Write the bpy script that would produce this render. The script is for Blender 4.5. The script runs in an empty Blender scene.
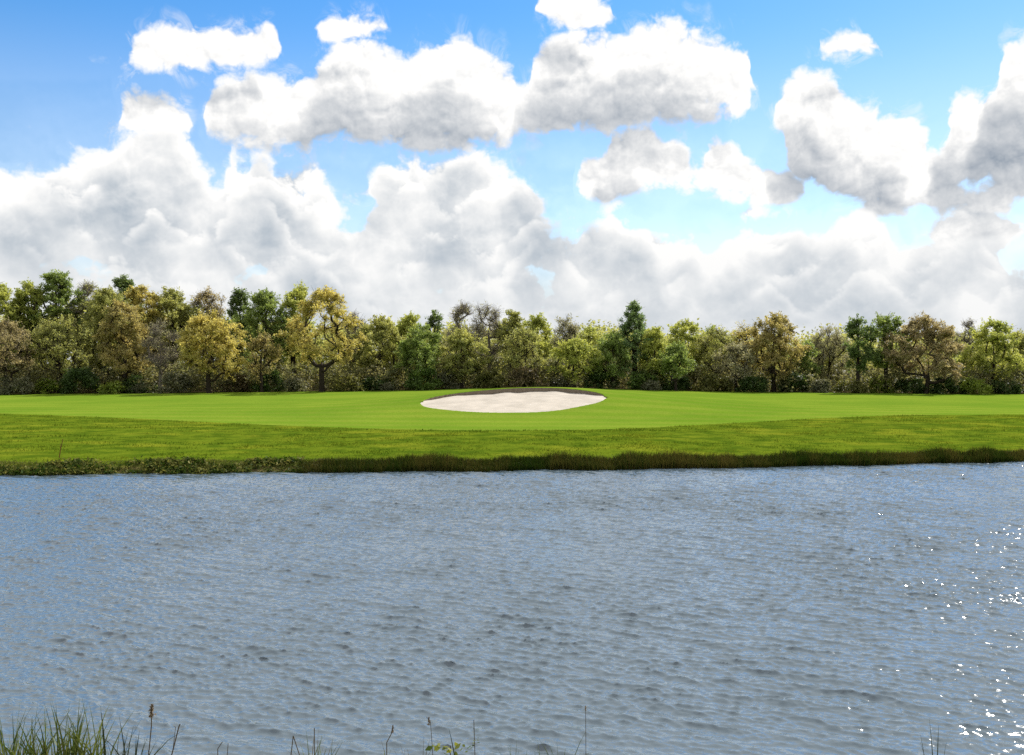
import bpy, math, random
import numpy as np

random.seed(7)
RNG = np.random.default_rng(11)
sc = bpy.context.scene
COL = sc.collection
R = math.radians

# ---------------------------------------------------------------- camera facts
CAM_Z = 5.5          # eye height over the lake, metres
FPX = 1000.0         # focal length in pixels
HOR = 362.0          # picture row of the horizon
EXPOSURE = 0.45

def row_at(py, Y):   # height of a point seen at row py at distance Y
    return CAM_Z - (py - HOR) / FPX * Y
def col_at(px, Y):
    return (px - 512.0) / FPX * Y

# ---------------------------------------------------------------- generic helpers
def tag(o, label=None, cat=None, group=None, kind=None):
    if label: o['label'] = label
    if cat: o['category'] = cat
    if group: o['group'] = group
    if kind: o['kind'] = kind
    return o

def empty(name, loc):
    o = bpy.data.objects.new(name, None)
    o.empty_display_size = 0.5
    o.location = loc
    COL.objects.link(o)
    return o

def mesh_obj(name, verts, faces, mat, parent=None, smooth=False, attrs=None, fsize=4, loc=None):
    """verts (n,3), faces (m,k) of equal size k -> linked object."""
    verts = np.ascontiguousarray(verts, dtype=np.float32)
    faces = np.ascontiguousarray(faces, dtype=np.int32)
    me = bpy.data.meshes.new(name)
    nf, k = faces.shape
    me.vertices.add(len(verts)); me.vertices.foreach_set('co', verts.ravel())
    me.loops.add(nf * k); me.loops.foreach_set('vertex_index', faces.ravel())
    me.polygons.add(nf)
    me.polygons.foreach_set('loop_start', np.arange(0, nf * k, k, dtype=np.int32))
    me.polygons.foreach_set('loop_total', np.full(nf, k, dtype=np.int32))
    if smooth:
        me.polygons.foreach_set('use_smooth', np.ones(nf, dtype=bool))
    for an, (dom, data) in (attrs or {}).items():
        a = me.attributes.new(an, 'FLOAT', dom)
        a.data.foreach_set('value', np.ascontiguousarray(data, dtype=np.float32))
    me.update(calc_edges=True)
    me.validate()
    if mat: me.materials.append(mat)
    o = bpy.data.objects.new(name, me)
    COL.objects.link(o)
    if parent: o.parent = parent
    if loc is not None: o.location = loc
    return o

def vnoise(x, y, seed=0, octaves=4, rough=0.5):
    """cheap 2-D value noise in 0..1"""
    r = np.random.default_rng(seed)
    T = r.random((256, 256))
    x = np.asarray(x, float); y = np.asarray(y, float)
    out = np.zeros(np.broadcast(x, y).shape); a = 1.0; tot = 0
    for o in range(octaves):
        xi = np.floor(x).astype(int); yi = np.floor(y).astype(int)
        fx = x - xi; fy = y - yi
        fx = fx * fx * (3 - 2 * fx); fy = fy * fy * (3 - 2 * fy)
        g = lambda i, j: T[(xi + i) % 256, (yi + j) % 256]
        v = (g(0, 0) * (1 - fx) + g(1, 0) * fx) * (1 - fy) + (g(0, 1) * (1 - fx) + g(1, 1) * fx) * fy
        out += a * v; tot += a; a *= rough
        x = x * 2.03 + 17.3; y = y * 2.03 + 9.1
    return out / tot

def sstep(a, b, x):
    t = np.clip((x - a) / (b - a), 0, 1)
    return t * t * (3 - 2 * t)

# ---------------------------------------------------------------- node helpers
def new_mat(name):
    m = bpy.data.materials.new(name); m.use_nodes = True
    nt = m.node_tree; nt.nodes.clear()
    return m, nt

class N:
    """tiny wrapper for building node trees"""
    def __init__(s, nt): s.nt = nt
    def node(s, t, **kw):
        n = s.nt.nodes.new(t)
        for k, v in kw.items(): setattr(n, k, v)
        return n
    def put(s, sock, v):
        if v is None: return
        if isinstance(v, bpy.types.NodeSocket): s.nt.links.new(v, sock)
        else: sock.default_value = v
    def math(s, op, a, b=None, c=None, clamp=False):
        n = s.node('ShaderNodeMath', operation=op, use_clamp=clamp)
        s.put(n.inputs[0], a); s.put(n.inputs[1], b); s.put(n.inputs[2], c)
        return n.outputs[0]
    def vec(s, op, a, b=None, scale=None):
        n = s.node('ShaderNodeVectorMath', operation=op)
        s.put(n.inputs[0], a); s.put(n.inputs[1], b)
        if scale is not None: s.put(n.inputs['Scale'], scale)
        return n.outputs['Value'] if op in ('LENGTH', 'DOT_PRODUCT', 'DISTANCE') else n.outputs[0]
    def noise(s, v, scale, detail=4, rough=0.5, dim='3D', out=0, distort=0.0):
        n = s.node('ShaderNodeTexNoise', noise_dimensions=dim)
        s.put(n.inputs['Vector'], v); n.inputs['Scale'].default_value = scale
        n.inputs['Detail'].default_value = detail; n.inputs['Roughness'].default_value = rough
        n.inputs['Distortion'].default_value = distort
        return n.outputs[out]
    def maprange(s, v, a, b, c=0.0, d=1.0, smooth=True):
        n = s.node('ShaderNodeMapRange')
        n.interpolation_type = 'SMOOTHSTEP' if smooth else 'LINEAR'
        s.put(n.inputs['Value'], v)
        for k, x in zip(('From Min', 'From Max', 'To Min', 'To Max'), (a, b, c, d)): s.put(n.inputs[k], x)
        return n.outputs[0]
    def mix(s, f, a, b, blend='MIX'):
        n = s.node('ShaderNodeMix', data_type='RGBA', blend_type=blend)
        s.put(n.inputs[0], f)
        for sock, v in ((n.inputs[6], a), (n.inputs[7], b)):
            if isinstance(v, tuple) and len(v) == 3: v = (*v, 1)
            s.put(sock, v)
        return n.outputs[2]
    def node_mix(s, f, a, b):
        n = s.node('ShaderNodeMix', data_type='FLOAT')
        s.put(n.inputs[0], f); s.put(n.inputs[2], a); s.put(n.inputs[3], b)
        return n.outputs[0]
    def attr(s, name):
        return s.node('ShaderNodeAttribute', attribute_name=name).outputs['Fac']
    def pos(s):
        return s.node('ShaderNodeNewGeometry').outputs['Position']
    def out(s, shader):
        o = s.node('ShaderNodeOutputMaterial'); s.nt.links.new(shader, o.inputs['Surface'])

def principled(n, color, rough=0.8, spec=0.3, bump=None, bump_d=0.02, bump_s=0.5):
    p = n.node('ShaderNodeBsdfPrincipled')
    if isinstance(color, tuple): color = (*color[:3], 1)
    n.put(p.inputs['Base Color'], color); n.put(p.inputs['Roughness'], rough)
    p.inputs['Specular IOR Level'].default_value = spec
    if bump is not None:
        b = n.node('ShaderNodeBump'); b.inputs['Distance'].default_value = bump_d
        b.inputs['Strength'].default_value = bump_s
        n.put(b.inputs['Height'], bump); n.nt.links.new(b.outputs[0], p.inputs['Normal'])
    return p

def leaf_mat(name, ca, cb, transl=0.55, spec=0.25):
    """two leaf tones chosen leaf by leaf (attribute 'tint'), some light passes through"""
    m, nt = new_mat(name); n = N(nt)
    c = n.mix(n.attr('tint'), ca, cb)
    p = principled(n, c, 0.55, spec)
    t = n.node('ShaderNodeBsdfTranslucent')
    ct = n.mix(0.5, c, n.mix(1.0, c, (1.25, 1.15, 0.55), 'MULTIPLY'))
    n.put(t.inputs[0], ct)
    mx = n.node('ShaderNodeMixShader'); mx.inputs[0].default_value = transl
    nt.links.new(p.outputs[0], mx.inputs[1]); nt.links.new(t.outputs[0], mx.inputs[2])
    n.out(mx.outputs[0])
    return m

def bark_mat(name, ca, cb):
    m, nt = new_mat(name); n = N(nt)
    f = n.noise(n.pos(), 3.0, 5, 0.6)
    n.out(principled(n, n.mix(f, ca, cb), 0.9, 0.1, f, 0.05, 0.6).outputs[0])
    return m

# ---------------------------------------------------------------- sun and sky
SUN_AZ, SUN_EL = R(39), R(44)
SUN_DIR = (math.sin(SUN_AZ) * math.cos(SUN_EL), math.cos(SUN_AZ) * math.cos(SUN_EL), math.sin(SUN_EL))

def build_sun():
    l = bpy.data.lights.new('sun', 'SUN'); l.energy = 4.8; l.angle = R(0.5); l.color = (1.0, 0.955, 0.88)
    o = bpy.data.objects.new('sun', l); COL.objects.link(o)
    from mathutils import Vector
    o.rotation_euler = (-Vector(SUN_DIR)).to_track_quat('-Z', 'Y').to_euler()
    o.location = (60, 60, 80)

# outlines of the cloud layers: along the azimuth (photo column) the row of the cloud's top and of its base
LOW_TOP = [(-100, 150), (0, 165), (40, 176), (62, 164), (95, 158), (120, 140), (160, 128), (190, 142), (206, 168), (220, 182), (232, 152), (246, 166), (258, 154),
           (275, 164), (287, 180), (302, 184), (320, 180), (345, 206), (362, 206), (376, 178), (392, 164), (412, 160), (440, 174), (456, 158), (476, 150), (502, 164),
           (526, 180), (545, 206), (562, 216), (590, 208), (622, 214), (640, 224), (665, 250), (690, 234), (704, 252), (730, 236), (760, 220), (790, 217), (820, 226),
           (850, 214), (880, 228), (902, 248), (925, 241), (960, 234), (1000, 238), (1024, 246), (1124, 235)]
MID = [(-100, 170, 90), (100, 160, 100), (116, 130, 126), (126, 100, 134), (146, 92, 135), (178, 106, 134), (192, 126, 124), (200, 140, 100), (207, 116, 118), (216, 90, 136), (236, 74, 143),
       (256, 77, 147), (280, 80, 147), (300, 84, 147), (316, 72, 144), (335, 50, 141), (365, 37, 141), (381, 50, 143), (402, 62, 146), (430, 48, 148), (460, 44, 148), (492, 57, 145),
       (511, 70, 140), (522, 90, 130), (534, 66, 130), (550, 45, 132), (566, 32, 132), (590, 29, 132), (616, 36, 130), (650, 25, 124), (690, 29, 120), (720, 41, 116), (741, 50, 112),
       (751, 78, 84), (764, 130, 95), (777, 106, 118), (786, 84, 152), (802, 75, 178), (826, 77, 190), (845, 97, 196), (862, 110, 202), (892, 115, 207), (920, 122, 204), (936, 150, 200),
       (946, 120, 198), (960, 97, 195), (986, 94, 192), (996, 60, 192), (1010, 43, 190), (1024, 41, 188), (1060, 48, 185), (1124, 100, 150)]
SCRAPS = [(-100, 80, 30), (112, 70, 42), (122, 56, 52), (132, 38, 66), (160, 29, 71), (200, 29, 71), (240, 32, 69), (270, 29, 63), (282, 46, 52), (292, 70, 20), (312, 50, 20), (322, 25, 37),
          (342, 17, 42), (370, 20, 42), (388, 24, 37), (398, 50, 10), (526, 50, 0), (536, 14, 10), (546, -6, 24), (575, -12, 32), (600, 0, 30), (614, 18, 20), (620, 60, 0), (566, 230, 150)][:-1] + \
         [(624, 60, 0), (809, 120, 20), (817, 44, 50), (826, 42, 55), (845, 37, 57), (868, 40, 57), (879, 52, 50), (886, 90, 10), (1124, 90, 10)]
GAP = [(-100, 260, 120), (560, 260, 120), (572, 190, 186), (586, 164, 200), (606, 149, 198), (616, 131, 192), (640, 128, 188), (666, 139, 190), (682, 150, 188), (698, 162, 180), (712, 141, 180), (736, 151, 192),
       (756, 169, 200), (786, 177, 202), (804, 194, 192), (812, 260, 140), (885, 270, 200), (897, 236, 234), (908, 227, 240), (1000, 227, 240), (1012, 236, 234), (1022, 270, 200), (1124, 270, 200)]

def cloud_group():
    """2-D field over (azimuth, elevation) in 1/1000 rad: how thick the cloud is in that direction"""
    g = bpy.data.node_groups.new('cloud_density', 'ShaderNodeTree')
    g.interface.new_socket('P', in_out='INPUT', socket_type='NodeSocketVector')
    for k in ('Density', 'Low', 'Upper', 'Puff'): g.interface.new_socket(k, in_out='OUTPUT', socket_type='NodeSocketFloat')
    n = N(g)
    gi = n.node('NodeGroupInput'); go = n.node('NodeGroupOutput')
    P = gi.outputs[0]
    X0, X1 = math.atan((-100 - 512) / FPX) * 1000, math.atan((1124 - 512) / FPX) * 1000
    def elev(px, py): return math.atan((HOR - py) / FPX * math.cos(math.atan((px - 512) / FPX))) * 1000
    w = n.noise(P, 0.030, 2, 0.5, '2D', out=1)
    Pw = n.vec('ADD', P, n.vec('MULTIPLY', n.vec('SUBTRACT', w, (0.5, 0.5, 0.5)), (20.0, 13.0, 0.0)))
    sw = n.node('ShaderNodeSeparateXYZ'); n.put(sw.inputs[0], Pw)
    u = n.maprange(sw.outputs[0], X0, X1, 0, 1, smooth=False)
    E0, E1 = 60.0, 420.0
    def curve(pts):
        c = n.node('ShaderNodeFloatCurve'); mp = c.mapping; cv = mp.curves[0]
        mp.extend = 'HORIZONTAL'
        xs = [(math.atan((p[0] - 512) / FPX) * 1000 - X0) / (X1 - X0) for p in pts]
        ys = [min(max((elev(p[0], p[1]) - E0) / (E1 - E0), 0), 1) for p in pts]
        cv.points[0].location = (xs[0], ys[0]); cv.points[-1].location = (xs[-1], ys[-1])
        for x, y in zip(xs[1:-1], ys[1:-1]): cv.points.new(x, y)
        for p in cv.points: p.handle_type = 'AUTO_CLAMPED'
        mp.update()
        n.put(c.inputs['Value'], u)
        return n.maprange(c.outputs[0], 0, 1, E0, E1, smooth=False)
    el = sw.outputs[1]
    low = n.math('MULTIPLY', n.math('SUBTRACT', curve(LOW_TOP), el), 1 / 46.0)
    low = n.math('MINIMUM', low, 0.72)
    m = None
    for pts, sc_, cap in ((MID, 30.0, 1.9), (SCRAPS, 20.0, .8), (GAP, 24.0, .9)):
        t = n.math('SUBTRACT', curve([(p[0], p[1]) for p in pts]), el)
        bs = n.math('SUBTRACT', el, curve([(p[0], p[2]) for p in pts]))
        k = n.math('MINIMUM', n.math('MULTIPLY', n.math('MINIMUM', t, n.math('MULTIPLY', bs, 0.85)), 1 / sc_), cap)
        m = k if m is None else n.math('MAXIMUM', m, k)
    upper = m
    m = n.math('MAXIMUM', m, low)
    sx = n.node('ShaderNodeSeparateXYZ'); n.put(sx.inputs[0], P)
    # outside the charted part of the sky: unseen scattered cumulus, kept thin and white to brighten the lake
    far = n.math('MAXIMUM', n.maprange(n.math('ABSOLUTE', sx.outputs[0]), 520, 640), n.maprange(sx.outputs[1], 345, 440))
    gen = n.math('MULTIPLY_ADD', n.noise(P, 0.0058, 1, 0.5, '2D'), 5.2, -1.65)
    m = n.node_mix(far, m, n.math('MINIMUM', gen, 0.5))
    # billows
    n1 = n.noise(P, 0.045, 6, 0.60, '2D')
    vo = n.node('ShaderNodeTexVoronoi', voronoi_dimensions='2D', feature='F1', normalize=True)
    n.put(vo.inputs['Vector'], n.vec('MULTIPLY', Pw, (1.0, 1.2, 1.0))); vo.inputs['Scale'].default_value = 0.027
    vo.inputs['Detail'].default_value = 3.0; vo.inputs['Roughness'].default_value = 0.58; vo.inputs['Lacunarity'].default_value = 2.1
    vd = vo.outputs['Distance']
    b = n.math('SUBTRACT', 0.20, n.math('MULTIPLY', vd, vd))
    big = n.noise(n.vec('MULTIPLY', P, (1.0, 1.7, 1.0)), 0.011, 2, 0.5, '2D')
    m = n.math('MULTIPLY_ADD', n.math('MULTIPLY', n.math('SUBTRACT', big, 0.45), n.maprange(sx.outputs[1], 110, 230, 1, 0)), 3.2, m)
    d = n.math('MULTIPLY_ADD', n.math('SUBTRACT', n1, 0.5), 0.65, m)
    d = n.math('MULTIPLY_ADD', b, 1.9, d)
    puff = n.math('MULTIPLY_ADD', n.math('SUBTRACT', n1, 0.5), 0.5, n.math('MULTIPLY', b, 1.7))
    for i, q in enumerate((d, low, upper, puff)): n.put(go.inputs[i], q)
    return g

def build_world():
    w = bpy.data.worlds.new('World'); sc.world = w; w.use_nodes = True
    nt = w.node_tree; nt.nodes.clear(); n = N(nt)
    D = n.node('ShaderNodeTexCoord').outputs['Generated']
    s = n.node('ShaderNodeSeparateXYZ'); n.put(s.inputs[0], D)
    K = 1000.0
    az = n.math('MULTIPLY', n.math('ARCTAN2', s.outputs[0], s.outputs[1]), K)
    el = n.math('MULTIPLY', n.math('ARCSINE', s.outputs[2]), K)
    c = n.node('ShaderNodeCombineXYZ'); n.put(c.inputs[0], az); n.put(c.inputs[1], el)
    P = c.outputs[0]
    G = cloud_group()
    def dens(v):
        q = n.node('ShaderNodeGroup'); q.node_tree = G; n.put(q.inputs[0], v)
        return q.outputs
    L = (0.38, 0.92)
    g0 = dens(P); d0, low, upper, puff = g0[0], g0[1], g0[2], g0[3]
    g1 = dens(n.vec('ADD', P, (L[0] * 7, L[1] * 7, 0))); d1 = g1[0]
    relief = n.math('SUBTRACT', puff, g1[3])
    d2 = dens(n.vec('ADD', P, (L[0] * 46, L[1] * 46, 0)))[0]
    alpha = n.maprange(d0, -0.04, 0.38)
    alpha = n.math('MAXIMUM', alpha, n.math('MULTIPLY', n.maprange(d0, -0.75, 0.1), n.maprange(n.noise(P, 0.028, 5, .7, '2D', distort=.6), .46, .74, 0, .42)))
    c0, c1, c2 = (n.math('MAXIMUM', d, 0.0) for d in (d0, d1, d2))
    tau = n.math('MULTIPLY_ADD', c2, 1.08, n.math('MULTIPLY', c1, 0.30))
    tau = n.math('MAXIMUM', n.math('SUBTRACT', tau, n.maprange(el, 120, 250, 0.26, 0.22)), 0.0)
    T = n.math('DIVIDE', 1.0, n.math('MULTIPLY_ADD', n.math('POWER', tau, 1.35), 1.0, 1.0))
    T = n.math('MINIMUM', 1.0, n.math('MAXIMUM', n.math('MULTIPLY_ADD', relief, .50, n.math('MULTIPLY_ADD', n.math('MINIMUM', puff, .4), .16, T)), 0.0))
    # the low bank is rank behind rank of cumulus: each rank bright along its top, greyer below until the next one in front
    Tl = None
    wv = n.vec('SUBTRACT', n.noise(P, 0.022, 2, .5, '2D', out=1), (.5, .5, .5))
    Pr = n.vec('ADD', P, n.vec('MULTIPLY', wv, (24.0, 16.0, 0.0)))
    sr = n.node('ShaderNodeSeparateXYZ'); n.put(sr.inputs[0], Pr)
    for i, (row, amp, fr) in enumerate(((0, 0, 0), (205, 40, .0125), (240, 40, .014), (268, 34, .016), (294, 24, .019))):
        if i == 0:
            h = n.math('MULTIPLY', low, 46.0); on = 1.0
        else:
            w1 = n.node('ShaderNodeTexNoise', noise_dimensions='1D'); n.put(w1.inputs['W'], n.math('ADD', sr.outputs[0], 3000.0 * i))
            w1.inputs['Scale'].default_value = fr; w1.inputs['Detail'].default_value = 0.5
            h = n.math('SUBTRACT', n.math('MULTIPLY_ADD', n.math('SUBTRACT', w1.outputs[0], .5), amp * 2.6, float(math.atan((HOR - row) / FPX) * 1000)), sr.outputs[1])
            on = n.maprange(n.noise(n.vec('ADD', P, (4000.0 * i, 0, 0)), .013, 1, .5, '2D'), .36, .58)
        h = n.math('MULTIPLY_ADD', puff, 40.0 - 4 * i, h)
        fall = n.math('DIVIDE', 1.0, n.math('MULTIPLY_ADD', n.math('POWER', n.math('MULTIPLY', n.math('MAXIMUM', h, 0.0), 1 / (25.0 - 2.5 * i)), 1.5), 1.0, 1.0))
        br = n.math('MULTIPLY', n.maprange(h, -8.0, 10.0), fall)
        br = n.math('MULTIPLY', n.math('MULTIPLY', br, on), 1.0 - .06 * i)
        Tl = br if Tl is None else n.math('SMOOTH_MAX', Tl, br, .12)
    Tl = n.math('MULTIPLY_ADD', Tl, 1.0, n.math('MULTIPLY_ADD', relief, n.maprange(el, 60, 240, .55, .85), n.math('MULTIPLY_ADD', n.noise(P, .012, 2, .5, '2D'), 1.5, -.55)))
    Tl = n.math('MAXIMUM', n.math('MINIMUM', n.math('MULTIPLY_ADD', T, 0.10, Tl), 1.0), 0.0)
    is_low = n.math('MULTIPLY', n.maprange(n.math('SUBTRACT', low, upper), -.25, .35), n.maprange(el, 345, 300))
    T = n.node_mix(is_low, T, Tl)
    e = 2 ** -EXPOSURE
    lit = tuple(x * e for x in (1.05, 1.04, 1.02)); shade = tuple(x * e for x in (0.235, 0.295, 0.375))
    shade = n.mix(is_low, shade, tuple(x * e for x in (0.37, 0.445, 0.525)))
    cc = n.mix(T, shade, lit)
    # far clouds fade into bright air near the horizon
    air = n.maprange(el, 20, 170, 0.32, 0.0)
    cc = n.mix(air, cc, tuple(x * e for x in (0.68, 0.72, 0.755)))
    veil = n.maprange(el, 150, 330, 0.14, 0.0)
    alpha = n.math('MAXIMUM', alpha, n.node_mix(n.maprange(el, 40, 150), 0.92, veil))
    # unseen white cloud veil, added overhead to turn the lake's reflection silvery
    alpha = n.math('MAXIMUM', alpha, n.maprange(el, 340, 480, 0.0, 0.55))
    sky = n.node('ShaderNodeTexSky', sky_type='NISHITA'); sky.sun_disc = False
    sky.sun_elevation = SUN_EL; sky.sun_rotation = SUN_AZ
    sky.air_density = 1.0; sky.dust_density = 0.25; sky.ozone_density = 3.5; sky.altitude = 0
    hs = n.node('ShaderNodeHueSaturation'); hs.inputs['Saturation'].default_value = 1.25; hs.inputs['Value'].default_value = 1.0
    n.put(hs.inputs['Value'], n.maprange(el, 120, 360, .98, 1.02))
    n.put(hs.inputs['Saturation'], n.maprange(el, 120, 360, 1.0, 1.28))
    n.put(hs.inputs['Color'], n.mix(1.0, sky.outputs[0], (0.96, 1.0, 1.03), 'MULTIPLY'))
    w.cycles.sampling_method = 'NONE'
    b1 = n.node('ShaderNodeBackground'); b1.inputs['Strength'].default_value = 0.115; n.put(b1.inputs[0], hs.outputs[0])
    b2 = n.node('ShaderNodeBackground'); b2.inputs['Strength'].default_value = 1.0; n.put(b2.inputs[0], cc)
    mx = n.node('ShaderNodeMixShader'); n.put(mx.inputs[0], alpha)
    nt.links.new(b1.outputs[0], mx.inputs[1]); nt.links.new(b2.outputs[0], mx.inputs[2])
    o = n.node('ShaderNodeOutputWorld'); nt.links.new(mx.outputs[0], o.inputs['Surface'])

# ---------------------------------------------------------------- terrain
SH_X = np.array([-400, -60, -25, -10.6, 2.4, 15.2, 28.5, 60, 400.])
SH_Y = np.array([40, 47.3, 48.7, 50.0, 50.9, 52.9, 55.6, 62, 120.])
MB_X = np.array([-400, -80, -41, -30, -21.7, -14, -7, -0.7, 6, 12.4, 19, 30, 40, 80, 400.])
MB_Y = np.array([110, 96, 80, 74.2, 69.5, 65.6, 62.3, 60.6, 61.8, 66, 71.0, 77, 79, 88, 130.])
NEAR_Y = 12.4

def smooth_interp(x, X, Y):
    x = np.asarray(x, float)
    return sum(np.interp(x + o, X, Y) for o in (-3, -1.5, 0, 1.5, 3)) / 5
def shore(x):
    x = np.asarray(x, float)
    return smooth_interp(x, SH_X, SH_Y) + 0.25 * np.sin(x * 0.9) + 0.5 * (vnoise(x * 0.7 + 300, 3.1, 5, 3) - 0.5)
def mowline(x):
    x = np.asarray(x, float)
    return smooth_interp(x, MB_X, MB_Y) + 0.5 * (vnoise(x * 0.25 + 300, 7.7, 6, 2) - 0.5)

# bunker outline in plan: centre, half sizes, with a softly uneven edge
BK = dict(cx=0.05, cy=85.0, rx=7.95, ry_front=9.7, ry_back=6.0)
def bunker_radius(x, y):
    """1 on the sand's edge, below 1 inside"""
    dx = (x - BK['cx']) / BK['rx']; dy = (y - BK['cy'])
    dy = np.where(dy < 0, dy / BK['ry_front'], dy / BK['ry_back'])
    a = np.arctan2(dy, dx)
    wob = 1 + 0.012 * np.sin(2 * a - 0.5) + 0.012 * np.sin(3 * a + 0.6) + 0.012 * np.sin(5 * a + 2.0) + 0.006 * np.sin(9 * a)
    return np.sqrt(dx * dx + dy * dy) / wob

def lawn_z(x, y):
    base = 1.30 + 0.42 * np.exp(-(x / 45) ** 2) * sstep(64, 95, y) - 0.0035 * np.clip(np.abs(x) - 30, 0, 60)
    rise = sstep(69, 91, y) * (1 - 0.72 * sstep(90.6, 114, y))
    mound = 1.50 * np.exp(-((x - 3.0) / 13.5) ** 2) * rise
    return base + mound + 0.10 * (vnoise(x * .06 + 40, y * .06, 8, 2) - .5)

def ground_z(x, y, hollow=True):
    x = np.asarray(x, float); y = np.asarray(y, float)
    ys = shore(x); yb = mowline(x)
    t = np.clip((y - ys) / np.maximum(yb - ys, 1), 0, 1)
    top = lawn_z(x, np.maximum(y, yb))
    crest = lawn_z(x, yb)
    bank = 0.10 + 0.30 * sstep(0, 1.1, y - ys) + (crest - 0.40) * (0.75 * np.sin(t * math.pi / 2) + 0.25 * t)
    tuft = 0.07 * (vnoise(x * 0.9 + 90, y * 0.9, 21, 3) - 0.5) * np.clip((y - ys), 0, 1) * np.clip((yb - y) / 2, 0, 1)
    far = np.where(y > yb, top, bank + tuft)
    bed = -1.6
    z = np.where(y > ys, far, np.maximum(bed, 0.10 - 0.75 * (ys - y)))
    near = np.where(y < NEAR_Y, np.minimum(0.32 * (NEAR_Y - y), 3.9), -0.75 * (y - NEAR_Y))
    z = np.where(y < 30, np.maximum(near, bed), z)
    if hollow:
        r = bunker_radius(x, y)
        z = np.where(r < 1.0, sand_z(x, y) - 0.09, z)
    return z

def sand_z(x, y):
    r = np.clip(bunker_radius(x, y), 0, 1.2)
    rim = lawn_z(x, y)
    back = sstep(-0.10, 0.40, (y - BK['cy']) / BK['ry_back'])
    lip = 0.035 + (0.36 + 0.07 * np.sin(x * 1.1 + 1.0) * np.sin(x * .43) + 0.03 * np.sin(x * 2.7)) * back * (0.55 + 0.45 * np.clip(1 - ((x - 1.2) / 7.5) ** 2, 0, 1))
    dish = 0.10 * (1 - r ** 2)
    fall = 1 - 0.18 * sstep(0.80, 1.0, r) * back        # sand flashes a little up the face
    wave = 0.10 * (vnoise(x * .45 + 50, y * .45, 33, 3) - .5) * (1 - r ** 6)
    return rim - lip * (0.35 + 0.65 * fall) - dish + wave

def build_ground():
    def axis(*segs):
        out = []
        for a, b, st in segs:
            k = max(1, int(round((b - a) / st)))
            out += list(a + (b - a) * np.arange(k) / k)
        out.append(segs[-1][1])
        return np.array(out)
    xs = axis((-2600, -400, 275), (-400, -120, 20), (-120, -60, 3), (-60, -10, .5), (-10, 11, .125), (11, 60, .5), (60, 120, 3), (120, 400, 20), (400, 2600, 275))
    ys = axis((-300, -20, 40), (-20, 0, 2.5), (0, 14, .4), (14, 44, 2), (44, 74, .3), (74, 92, .125), (92, 140, 1.2), (140, 220, 8), (220, 500, 35), (500, 3200, 300))
    X, Y = np.meshgrid(xs, ys)
    Z = ground_z(X, Y)
    nx, ny = len(xs), len(ys)
    idx = np.arange(nx * ny).reshape(ny, nx)
    F = np.stack([idx[:-1, :-1], idx[:-1, 1:], idx[1:, 1:], idx[1:, :-1]], -1).reshape(-1, 4)
    mow = np.clip((Y - mowline(X)) / 4.0, -1, 1)
    mow = np.where(Y < 30, -1, mow)
    wet = np.clip((Y - shore(X)) / 4.0, -1, 1)
    lip = np.clip(1 - np.abs(bunker_radius(X, Y) - 0.98) / 0.05, 0, 1) * sstep(-1, 1.5, Y - BK['cy'])
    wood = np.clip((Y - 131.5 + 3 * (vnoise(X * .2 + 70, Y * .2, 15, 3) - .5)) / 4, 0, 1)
    m, nt = new_mat('ground_grass'); n = N(nt)
    p = n.pos()
    sp = n.node('ShaderNodeSeparateXYZ'); n.put(sp.inputs[0], p)
    big = n.noise(p, 0.09, 4, 0.55); mid = n.noise(p, 0.8, 5, 0.6); fine = n.noise(p, 7.0, 4, 0.65)
    # fairway
    fw = n.mix(n.maprange(big, .35, .65), (0.122, 0.194, 0.020), (0.172, 0.234, 0.027))
    fw = n.mix(n.maprange(mid, .45, .75, 0, .45), fw, (0.185, 0.215, 0.026))
    st = n.math('SINE', n.math('MULTIPLY_ADD', sp.outputs[1], 1.7, n.math('MULTIPLY', sp.outputs[0], 0.16)))
    fw = n.mix(n.maprange(st, -.4, .4, 0, .32), fw, (0.08, 0.19, 0.006))
    fw = n.mix(n.maprange(fine, .35, .7, 0, .45), fw, (0.058, 0.112, 0.006))
    # rough
    stre = n.noise(n.vec('MULTIPLY', p, (.7, 1.1, 1.)), 1.0, 5, 0.62)
    rg = n.mix(n.maprange(stre, .36, .62), (0.050, 0.088, 0.006), (0.104, 0.146, 0.010))
    rg = n.mix(n.maprange(n.noise(n.vec('MULTIPLY', p, (.22, .45, 1.)), 1.0, 4, .6), .5, .68, 0, .7), rg, (0.180, 0.200, 0.016))
    rg = n.mix(n.maprange(fine, .4, .7, 0, .35), rg, (0.05, 0.08, 0.006))
    e = n.math('ADD', n.attr('mow'), n.math('MULTIPLY_ADD', fine, 0.10, -0.05))
    c = n.mix(n.maprange(e, -.02, .02), rg, fw)
    mud = n.mix(n.maprange(mid, .35, .65), (0.060, 0.052, 0.022), (0.24, 0.20, 0.085))
    wv = n.math('ADD', n.attr('wet'), n.math('MULTIPLY_ADD', mid, .4, -.2))
    c = n.mix(n.maprange(wv, .05, .22), mud, c)
    c = n.mix(n.maprange(n.attr('lip'), .42, .58), c, n.mix(mid, (0.115, 0.085, 0.05), (0.20, 0.155, 0.11)))  # lip band: bare earth and the lip's shadow in one brown
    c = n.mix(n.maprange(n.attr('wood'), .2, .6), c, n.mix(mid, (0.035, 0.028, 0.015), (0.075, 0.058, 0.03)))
    h = n.math('ADD', fine, n.math('MULTIPLY', mid, 1.2))
    n.out(principled(n, c, 1.0, 0.0, h, 0.08, 0.5).outputs[0])
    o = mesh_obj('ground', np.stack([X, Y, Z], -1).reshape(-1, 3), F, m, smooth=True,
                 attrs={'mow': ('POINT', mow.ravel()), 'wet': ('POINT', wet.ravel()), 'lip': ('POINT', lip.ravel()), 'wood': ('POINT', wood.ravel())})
    tag(o, kind='structure')

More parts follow.
